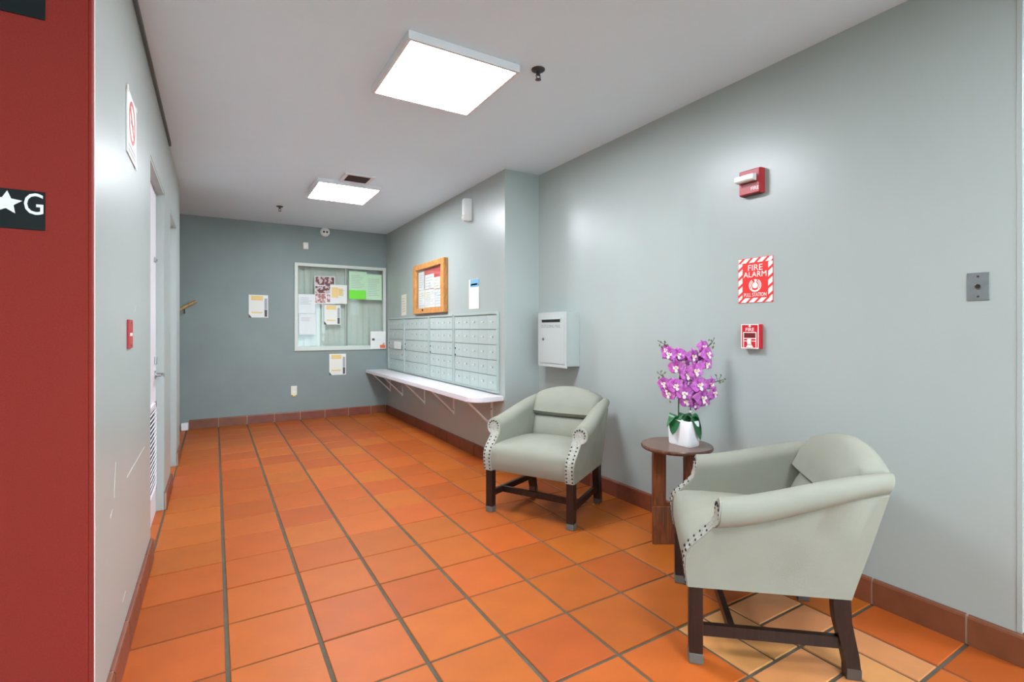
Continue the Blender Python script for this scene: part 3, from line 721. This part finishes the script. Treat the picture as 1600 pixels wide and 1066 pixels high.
b = bm_new(); box(b, (.041, .022, pd-.0005), (.059, .05, pd+.012), .003); prism(b, [(.03, .006), (.07, .006), (.058, .024), (.042, .024)], pd-.0005, pd+.004); obj('pull_handle', b, 'sign_white', r)
obj('lettering', text_bm('FIRE', .026, pd-.0003, .001, .05, .1005, 1.1), 'sign_white', r)
b = bm_new(); lathe(b, [(.006, pd-.0005), (.006, pd+.001), (.0001, pd+.0012)], 10)
for q in b.verts: q.co.x += .05; q.co.y += .12
obj('lamp', b, 'sign_white', r)
# key switch plate
r = mount('key_switch_plate', 'right', (XR, .714, 1.371), 'brushed steel key switch plate at the right end of the wall', 'switch plate')
b = bm_new(); box(b, (-.033, -.053, .0005), (.033, .053, .004), .0015); obj('plate', b, 'steel_brushed', r)
b = bm_new(); lathe(b, [(.0115, .0038), (.0115, .008), (.009, .0085), (.0085, .005), (.0001, .005)], 20); obj('key_cylinder', b, 'steel', r, 40)
b = bm_new(); lathe(b, [(.0075, .005), (.0075, .0062), (.0001, .0064)], 16); obj('keyway', b, 'dark', r, 40)
for s in (-1, 1):
    b = bm_new(); lathe(b, [(.004, .0038), (.003, .0052), (.0001, .0054)], 10)
    for q in b.verts: q.co.y += s*.038
    obj('screw', b, 'dark_metal', r, 40)

# ------------------------------------------------------------------ left wall signs
r = mount('prohibition_sign', 'left', (XL, 2.50, 2.012), 'white square sign with a red prohibition circle on the left wall', 'sign')
b = bm_new(); box(b, (-.125, -.125, .0005), (.125, .125, .005), .001); obj('plate', b, 'white_plastic', r)
b = bm_new(); n = 32; R0, R1 = .068, .084
for i in range(n):
    a0, a1 = 2*PI*i/n, 2*PI*(i+1)/n
    prism(b, [(R0*math.cos(a0), R0*math.sin(a0)), (R1*math.cos(a0), R1*math.sin(a0)), (R1*math.cos(a1), R1*math.sin(a1)), (R0*math.cos(a1), R0*math.sin(a1))], .0048, .006)
prism(b, [(-.055, .042), (-.045, .052), (.055, -.042), (.045, -.052)], .0048, .0062)
for q in b.verts: q.co.y += .022
obj('red_ring', b, 'ring_red', r)
b = bm_new(); box(b, (-.04, .012, .0048), (.045, .026, .0056)); obj('pictogram', b, 'print_grey', r)
obj('text_lines', lines_bm(-.1, .1, -.075, -.115, 2, .0048, .012, .1), 'print_grey', r)
for s, t in ((-1, 1), (1, 1), (1, -1)):
    b = bm_new(); box(b, (s*.12-.012, t*.12-.012, .0045), (s*.12+.012, t*.12+.012, .007)); obj('tape', b, 'sign_white', r)
r = mount('red_tag', 'left', (XL, 2.447, 1.19), 'small plain red plate low on the left wall before the door', 'plate')
b = bm_new(); box(b, (-.05, -.056, .0005), (.05, .056, .008), .002); obj('plate', b, 'fire_red_dull', r)
bxo('print_line', (-.03, -.008, .0078), (.03, .004, .0088), 'sign_white', r)
for s in (-1, 1):
    b = bm_new(); lathe(b, [(.005, .0078), (.004, .0095), (.0001, .0098)], 8)
    for q in b.verts: q.co.y += s*.045
    obj('screw', b, 'dark_metal', r, 40)

# ------------------------------------------------------------------ armchairs
YF = .27
def sm(a, b, t): t = max(0, min(1, (t-a)/(b-a))); return t*t*(3-2*t)
def interp(tab, x):
    if x <= tab[0][0]: return tab[0][1]
    for (x0, y0), (x1, y1) in zip(tab[:-1], tab[1:]):
        if x <= x1: return y0+(y1-y0)*(x-x0)/(x1-x0)
    return tab[-1][1]
def s_front(z): return interp([(.27, .0), (.36, -.012), (.405, -.006), (.43, .012), (.47, .055), (.505, .088), (.53, .100), (.60, .104)], z)
def s_back(z): return .535+(z-.28)*.30
def ztop_arm(t): return .605+.112*(sm(0, 1.0, t)*.6+.4*t)
def arm_pairs(t):
    xo = .325-.035*t; th = .062; r = .052-.017*t**2.5; zt = ztop_arm(t); zc = zt-r; xi = xo-th; xc = xi+r
    P = []
    zs = [.28, .31, .35, .39, .42, .45, .48]
    zu = zc-r*.78
    zs = [z for z in zs if z < zu-.012]+[zu-.008]
    while len(zs) < 8: zs.insert(1, (zs[0]+zs[1])/2)
    zs = zs[:8]
    for z in zs: P.append((xi, xo+.006*sm(.28, .5, z), z))
    for a in (-58, -45, -30, -12, 5, 22, 40, 56, 72, 84):
        A = math.radians(a); inner = xi if a < 0 else xc-r*math.cos(A)
        P.append((inner, xc+r*math.cos(A)+.004, zc+r*math.sin(A)))
    return P
def arm_mesh(side):
    bm = bm_new(); rings = []; NT = 22
    for i in range(NT+1):
        t = i/NT; P = arm_pairs(t); ring = []
        def pt(x, z, off=0):
            s = s_front(z)*(1-t)+s_back(z)*t+.012*(1-min(1, t*9))*sm(.55, .62, z)*.6
            return (side*x, YF-s, z)
        for (xi, xo, z) in P: ring.append(pt(xo, z))
        for (xi, xo, z) in reversed(P): ring.append(pt(xi, z))
        rings.append(ring)
    vr = loft(bm, rings, True, False); n = len(rings[0]); K = n//2
    for ring in (vr[0], vr[-1]):
        for k in range(K-1):
            try: bm.faces.new((ring[k], ring[k+1], ring[n-2-k], ring[n-1-k]))
            except ValueError: pass
    return bm
def nail_dome(bm, p, r=.0066):
    c = Vector(p); n = 6
    base = [bm.verts.new(c+Vector((r*math.cos(2*PI*k/n), 0, r*math.sin(2*PI*k/n)))) for k in range(n)]
    mid = [bm.verts.new(c+Vector((.65*r*math.cos(2*PI*k/n), r*.55, .65*r*math.sin(2*PI*k/n)))) for k in range(n)]
    top = bm.verts.new(c+Vector((0, r*.75, 0)))
    for k in range(n):
        j = (k+1) % n; bm.faces.new((base[k], base[j], mid[j], mid[k])); bm.faces.new((mid[k], mid[j], top))
def ztop_back(x): return .708+.066*max(0, math.cos(PI/2*min(1, abs(x)/.27)))**.85
def make_chair(label):
    ch = empty('armchair', (0, 0, 0), 0, label, 'armchair', 'grey-green nailhead armchairs')
    # seat with front rail
    bm = bm_new(); rings = []; NX = 20
    for i in range(NX+1):
        q = -1+2*i/NX; x = .272*q; e = 1-abs(q)**5; cr = .028*(1-q*q)
        ring = [(x, YF-.012, .281), (x, YF+.002*e, .30), (x, YF+.012*e, .35), (x, YF+.012*e, .395), (x, YF+.004*e, .42+.2*cr), (x, YF-.016, .437+.4*cr), (x, YF-.045, .447+.6*cr), (x, YF-.12, .451+.9*cr), (x, YF-.25, .452+cr), (x, YF-.38, .449+.8*cr), (x, YF-.46, .443+.5*cr), (x, YF-.465, .36), (x, YF-.46, .281)]
        k = 1-.12*0; rings.append([(px*(1-.10*max(0, (YF-py))/.5), py, pz) for px, py, pz in ring])
    loft(bm, rings); obj('seat', bm, 'fabric', ch, 50)
    # back shell
    bm = bm_new(); rings = []
    for i in range(25):
        q = -1+2*i/24; x = .2885*q; zt = ztop_back(x)-.012; c_ = .02*(1-q*q)
        ring = []
        for z in (.281, .36, .45, .55, .62): ring.append((x, YF-(s_back(z)+c_*.3+.001), z))
        ring += [(x, YF-(s_back(zt)-.002), zt-.02), (x, YF-(s_back(zt)-.02), zt), (x, YF-(s_back(zt)-.065), zt), (x, YF-(s_back(zt)-.085), zt-.03)]
        for z in (.60, .5, .40, .281): ring.append((x, YF-(s_back(z)-.085), z))
        rings.append(ring)
    loft(bm, rings); bk = obj('backrest', bm, 'fabric', ch, 45)
    # upper pad, wraps over the arched crest
    bm = bm_new(); rings = []
    for i in range(29):
        q = -1+2*i/28; x = .252*q; e = max(0, 1-abs(q)**16)**.5; zt = ztop_back(x); zb = .583-.004*(1-q*q)
        sb = lambda z: s_back(z)-.088
        ring = [(x, YF-(sb(zb)+.02), zb), (x, YF-(sb(zb)-.022*e), zb+.004), (x, YF-(sb(zb)-.046*e), zb+.03), (x, YF-(sb(.66)-.054*e), zb+(zt-zb)*.42), (x, YF-(sb(.70)-.05*e), zb+(zt-zb)*.68), (x, YF-(sb(zt)-.034*e), zt-.026), (x, YF-(sb(zt)-.008*e), zt+.004*e), (x, YF-(sb(zt)+.03), zt+.014*e), (x, YF-(sb(zt)+.066), zt+.010*e), (x, YF-(sb(zt)+.09), zt-.008), (x, YF-(sb(zt)+.091), zt-.03), (x, YF-(sb(zt)+.05), zt-.05)]
        rings.append(ring)
    loft(bm, rings); obj('head_pad', bm, 'fabric', ch, 60)
    bm = bm_new(); rings = []
    for i in range(21):
        q = -1+2*i/20; x = .238*q; e = max(0, 1-abs(q)**6)**.5
        ring = []
        for z in (.43, .45, .49, .52, .55, .567, .575): 
            bul = .04*math.sin(PI*max(0, min(1, (z-.40)/.182)))**.5
            ring.append((x, YF-(s_back(z)-.088-bul*e), z))
        for z in (.575, .50, .43): ring.append((x, YF-(s_back(z)-.07), z))
        rings.append(ring)
    loft(bm, rings); obj('lumbar_pad', bm, 'fabric', ch, 60)
    for side in (-1, 1):
        a = obj('arm', arm_mesh(side), 'fabric', ch, 50)
        # woven nail trim on the arm front
        P = arm_pairs(0); bm = bm_new(); rings = []
        for (xi, xo, z) in P:
            s = s_front(z)-.0045+.012*sm(.55, .62, z)*.6; y = YF-s; xi2, xo2 = xi+.006, xo-.004
            if xo2-xi2 < .004: continue
            rings.append([(side*xi2, y, z), (side*xo2, y, z), (side*xo2, y-.006, z), (side*xi2, y-.006, z)])
        loft(bm, rings); tr = obj('nail_trim', bm, 'trim_fabric', a, 40)
        bm = bm_new()
        zz = .292
        zlast = P[7][2]
        while zz < zlast:
            for f_ in (0, 1):
                xi, xo = .263, .325
                x = xi+.014 if f_ == 0 else xo-.010
                nail_dome(bm, (side*x, YF-s_front(zz)+.004, zz))
            zz += .0235 if zz < .40 else .019
        r0 = .052; xc = .263+r0; zc = .605-r0
        for k in range(11):
            A = math.radians(-50+280*k/10); 
            nail_dome(bm, (side*(xc+.036*math.cos(A)), YF-.0995, zc+.034*math.sin(A)))
        obj('nail_heads', bm, 'nail', tr, 50)['kind'] = 'stuff'
    # legs
    for side in (-1, 1):
        b = bm_new(); box(b, (side*.268, YF-.052, .036), (side*.316, YF-.004, .30), .003); lg = obj('leg', b, 'dark_wood', ch)
        b = bm_new(); box(b, (side*.267, YF-.053, .0005), (side*.317, YF-.003, .038), .003); obj('foot_cap', b, 'foot_rubber', lg)
        cx = .255; rings = []
        for z, s, hw in ((.036, .545, .022), (.08, .538, .024), (.14, .525, .025), (.20, .512, .026), (.30, .505, .027)):
            y = YF-s; xx = cx+.01*(z/.3); rings.append([(side*(xx-.023), y-hw, z), (side*(xx+.023), y-hw, z), (side*(xx+.023), y+hw, z), (side*(xx-.023), y+hw, z)])
        b = bm_new(); loft(b, rings); lg = obj('leg', b, 'dark_wood', ch, 30)
        b = bm_new(); box(b, (side*(cx-.0235), YF-.57, .0005), (side*(cx+.0247), YF-.523, .038), .002); obj('foot_cap', b, 'foot_dark', lg)
        b = bm_new(); yb_ = YF-.505; yf_ = YF-.05
        loft(b, [[(side*.281, yf_, .098), (side*.303, yf_, .098), (side*.303, yf_, .138), (side*.281, yf_, .138)], [(side*.248, yb_, .098), (side*.270, yb_, .098), (side*.270, yb_, .138), (side*.248, yb_, .138)]]); obj('stretcher', b, 'dark_wood', ch)
    b = bm_new(); box(b, (-.283, YF-.165, .1), (.283, YF-.143, .137)); obj('stretcher', b, 'dark_wood', ch)
    return ch
def copy_tree(o, parent=None):
    c = o.copy(); COL.objects.link(c); c.parent = parent
    for k in list(o.children): copy_tree(k, c)
    return c
c1 = make_chair('grey-green armchair with nailhead arms under the drop box, facing the room')
c1.location = (1.925, 2.765, 0); c1.rotation_euler = (0, 0, math.atan2(.885, -.466))
c2 = copy_tree(c1); c2['label'] = 'nearest grey-green armchair seen from its side at lower right'
c2.location = (1.885, 1.258, 0); c2.rotation_euler = (0, 0, math.atan2(.717, .698))

# ------------------------------------------------------------------ side table
TX, TY, TZ = 2.235, 1.932, .56
RV = Vector((math.cos(YAW), -math.sin(YAW))); FV = Vector((math.sin(YAW), math.cos(YAW)))
tb = empty('side_table', (TX, TY, 0), -YAW, 'small round dark wood side table between the two armchairs', 'table')
b = bm_new(); lathe(b, [(.188, TZ-.022), (.194, TZ-.016), (.195, TZ-.006), (.191, TZ), (.0001, TZ)], 56); obj('table_top', b, 'table_top_wood', tb, 40)
for lx, ly in ((-.094, .03), (.092, .05), (-.06, .12)):
    b = bm_new(); box(b, (lx-.031, ly-.025, .0005), (lx+.031, ly+.025, TZ-.023), .004); obj('leg', b, 'table_wood', tb)
b = bm_new(); box(b, (-.137, -.012, .0005), (.13, .004, .21), .003); obj('base_panel', b, 'table_wood', tb)

# ------------------------------------------------------------------ potted orchid
PX, PY = 2.262, 1.905
po = empty('potted_orchid', (PX, PY, TZ), 0, 'purple orchid in a white pot on the round side table', 'plant')
b = bm_new(); rings = []; n = 40
for h, k in ((.0006, .95), (.01, 1), (.08, 1.02), (.135, 1.0), (.142, .98), (.142, .9), (.12, .88)):
    ring = []
    for i in range(n):
        a = 2*PI*i/n; e = .32
        ring.append((.046*k*math.copysign(abs(math.cos(a))**e, math.cos(a)), .078*k*math.copysign(abs(math.sin(a))**e, math.sin(a))*(1), h))
    rings.append(ring)
loft(b, rings); obj('pot', b, 'ceramic', po, 40)
def leaf(base, d, length, width, droop, rise):
    bm = bm_new(); d = Vector(d).normalized(); side = d.cross(Vector((0, 0, 1))).normalized(); rings = []; N = 14
    for i in range(N+1):
        t = i/N; c = Vector(base)+d*(length*t*(1-.15*t))+Vector((0, 0, rise*math.sin(PI*min(1, t*1.1))*.8-droop*t*t))
        wv = width*max(.06, math.sin(PI*(.1+.9*t))**.6 if t < 1 else .06); k = .25*wv
        rings.append([c-side*wv+Vector((0, 0, k)), c+Vector((0, 0, -.002)), c+side*wv+Vector((0, 0, k)), c+side*wv+Vector((0, 0, k-.002)), c+Vector((0, 0, -.005)), c-side*wv+Vector((0, 0, k-.002))])
    loft(bm, rings); return obj('leaf', bm, 'leaf', po, 60)
RV3 = Vector((RV.x, RV.y, 0)); FV3 = Vector((FV.x, FV.y, 0))
leaf((-.0, .03, .138), -RV3*.75-FV3*.65, .085, .043, .075, .045)
leaf((0, .02, .146), -RV3-FV3*.15, .10, .030, .045, .022)
leaf((0, -.02, .140), RV3*.7-FV3*.7, .095, .046, .095, .05)
leaf((0, -.03, .142), RV3+FV3*.05, .09, .036, .08, .04)
leaf((0, 0, .142), -FV3+RV3*.15, .06, .026, .03, .02)
leaf((0.01, 0.0, .146), FV3+RV3*.3, .09, .03, .06, .04)
# pixel-free layout: (sideways, height) of each blossom in metres, measured from the pot top centre
PXM = .00364
def W(px, py, dep=0): return RV3*((px-1070)*PXM)+FV3*dep+Vector((0, 0, .142-(py-654)*PXM))
def stem(pts, r): 
    bm = bm_new(); out = []
    for i in range(len(pts)-1):
        for j in range(5): out.append(pts[i].lerp(pts[i+1], j/5))
    out.append(pts[-1])
    for _ in range(4): out = [out[0]]+[(out[i-1]+out[i]*2+out[i+1])/4 for i in range(1, len(out)-1)]+[out[-1]]
    tube(bm, out, r, 7); return obj('stem', bm, 'stem', po, 60)
stem([W(1062, 652), W(1062, 620), W(1064, 590), W(1066, 566), W(1052, 548), W(1040, 538)], .0035)
stem([W(1063, 600), W(1056, 590), W(1046, 594), W(1035, 586)], .0025)
stem([W(1080, 652), W(1081, 625), W(1084, 595), W(1090, 565), W(1104, 545), W(1113, 536)], .0035)
stem([W(1084, 600), W(1098, 594), W(1112, 598), W(1128, 594)], .0025)
bm = bm_new()
lathe(bm, [(.006, -.006), (.0075, 0), (.006, .006)], 10)
o_ = obj('stem_clip', bm, 'lip', po, 40); o_.location = W(1080, 642)
# blossom: local +z faces the viewer of the flower, +y up
def petal_bm(length, width, cup, flare=.35):
    bm = bm_new(); N, M = 7, 6; g = []
    for i in range(N+1):
        t = i/N; hw = width*max(.08, math.sin(PI*min(1, .06+.94*t**(flare+.45)))**.62) if t < 1 else width*.18
        row = []
        for j in range(M+1):
            q = -1+2*j/M
            row.append((q*hw, length*t*(1-.12*q*q*t), cup*math.sin(PI*t)*.7-cup*.9*t*t+cup*.5*q*q+.0022*math.sin(5*q+7*t)))
        g.append(row)
    top = [[bm.verts.new(p) for p in r] for r in g]; bot = [[bm.verts.new((p[0], p[1], p[2]-.0009)) for p in r] for r in g]
    for i in range(N):
        for j in range(M):
            bm.faces.new((top[i][j], top[i][j+1], top[i+1][j+1], top[i+1][j])); bm.faces.new((bot[i][j], bot[i+1][j], bot[i+1][j+1], bot[i][j+1]))
    for i in range(N):
        bm.faces.new((top[i][0], top[i+1][0], bot[i+1][0], bot[i][0])); bm.faces.new((top[i][M], bot[i][M], bot[i+1][M], top[i+1][M]))
    for j in range(M): bm.faces.new((top[N][j], top[N][j+1], bot[N][j+1], bot[N][j]))
    return bm
def mesh_of(bm, m, smooth=70, name='petal'):
    bmesh.ops.recalc_face_normals(bm, faces=bm.faces[:]); me = bpy.data.meshes.new(name); bm.to_mesh(me); bm.free(); return finish(me, m, smooth)
big = mesh_of(petal_bm(.043, .028, .010), 'petal'); nar = mesh_of(petal_bm(.042, .017, .009), 'petal')
b = bm_new()
lathe(b, [(.0015, -.012), (.004, -.004), (.0065, .002), (.0055, .009), (.0001, .012)], 10)
for s in (-1, 1): loft(b, [[(s*.002, -.002, .006), (s*.004, -.004, .012), (s*.012, .003, .016), (s*.011, .008, .012)], [(s*.002, -.006, .005), (s*.005, -.010, .012), (s*.014, -.004, .017), (s*.012, .002, .013)]])
loft(b, [[(-.003, -.006, .006), (.003, -.006, .006), (.003, -.007, .009), (-.003, -.007, .009)], [(-.008, -.017, .013), (.008, -.017, .013), (.008, -.018, .015), (-.008, -.018, .015)], [(-.003, -.025, .01), (.003, -.025, .01), (.003, -.026, .012), (-.003, -.026, .012)]])
lipm = mesh_of(b, 'lip', 60, 'blossom')
b = bm_new(); lathe(b, [(.0035, .010), (.004, .014), (.0001, .016)], 8); yel = mesh_of(b, 'lip_yellow', 60, 'column')
FL = [(1047,553,.0,1.0),(1063,554,.015,.95),(1057,573,-.01,1.05),(1043,546,.01,.7),(1071,566,.03,.9),
      (1083,556,.0,1.0),(1104,553,-.01,1.0),(1101,542,.015,.9),(1105,568,.01,.95),(1085,578,-.02,1.15),(1074,584,-.01,1.1),(1094,566,.02,1.0),
      (1039,598,.0,.85),(1055,601,-.015,1.05),(1068,612,-.025,1.1),(1048,614,.01,1.0),(1072,625,-.01,.9),(1045,606,.02,.9),
      (1091,600,-.02,1.15),(1110,599,.0,1.0),(1094,619,-.03,1.2),(1114,613,-.005,1.0),(1087,629,.0,.95),(1080,608,.01,1.0),(1103,626,.01,.85),(1078,594,.012,.9)]
for i, (px, py, dep, sc) in enumerate(FL):
    f_ = link('blossom', lipm, po); pos = W(px, py, dep-.005)
    rr = random.Random(i*13+5)
    nrm = (-FV3*1.0+RV3*((px-1075)/38*.55+rr.uniform(-.3, .3))+Vector((0, 0, rr.uniform(-.3, .2)-(py > 590)*.05))).normalized()
    up = Vector((0, 0, 1))+RV3*rr.uniform(-.5, .5); xx = up.cross(nrm).normalized(); yy = nrm.cross(xx)
    Mx = Matrix((xx, yy, nrm)).transposed().to_4x4(); Mx.translation = pos
    f_.matrix_local = Mx @ Matrix.Scale(sc*1.12, 4)
    for ang, me_, tz in ((78, big, .0), (-78, big, .0), (0, nar, -.003), (140, nar, -.003), (-140, nar, -.003)):
        p_ = link('petal', me_, f_); p_.rotation_euler = Matrix.Rotation(math.radians(ang), 3, 'Z').to_euler(); p_.location = (0, 0, tz)
    link('column', yel, f_)
bm = bm_new(); lathe(bm, [(.0008, -.007), (.0042, -.003), (.0046, .002), (.0025, .007), (.0006, .009)], 8); budm = mesh_of(bm, 'bud', 60, 'bud')
for i, (px, py, sc) in enumerate([(1031,533,.8),(1035,535,.9),(1033,540,1),(1041,535,1.2),(1037,543,1.3),(1046,540,1.2),(1109,532,.9),(1113,533,1),(1117,537,1.1),(1115,543,1.3),(1117,529,.7),(1030,582,.9),(1035,580,1),(1041,582,1),(1032,590,1.1),(1038,588,1.2),(1120,586,.9),(1128,586,1),(1134,592,.8),(1126,597,1.3),(1131,596,1),(1049,627,1.1)]):
    o_ = link('bud', budm, po); o_.location = W(px, py, .002*(i % 3)); o_.scale = (sc, sc, sc); o_.rotation_euler = (random.uniform(-.8, .8), random.uniform(-.8, .8), 0)
for pts in ([(1040,538),(1036,536),(1031,533)], [(1040,539),(1041,535)], [(1113,537),(1115,533),(1117,529)], [(1035,587),(1035,580)], [(1035,586),(1030,582)], [(1036,586),(1041,582)], [(1126,594),(1134,592)], [(1124,594),(1128,586)], [(1122,595),(1120,586)]):
    bm = bm_new(); tube(bm, [W(*p) for p in pts], .0014, 5); obj('bud_stalk', bm, 'stem', po)
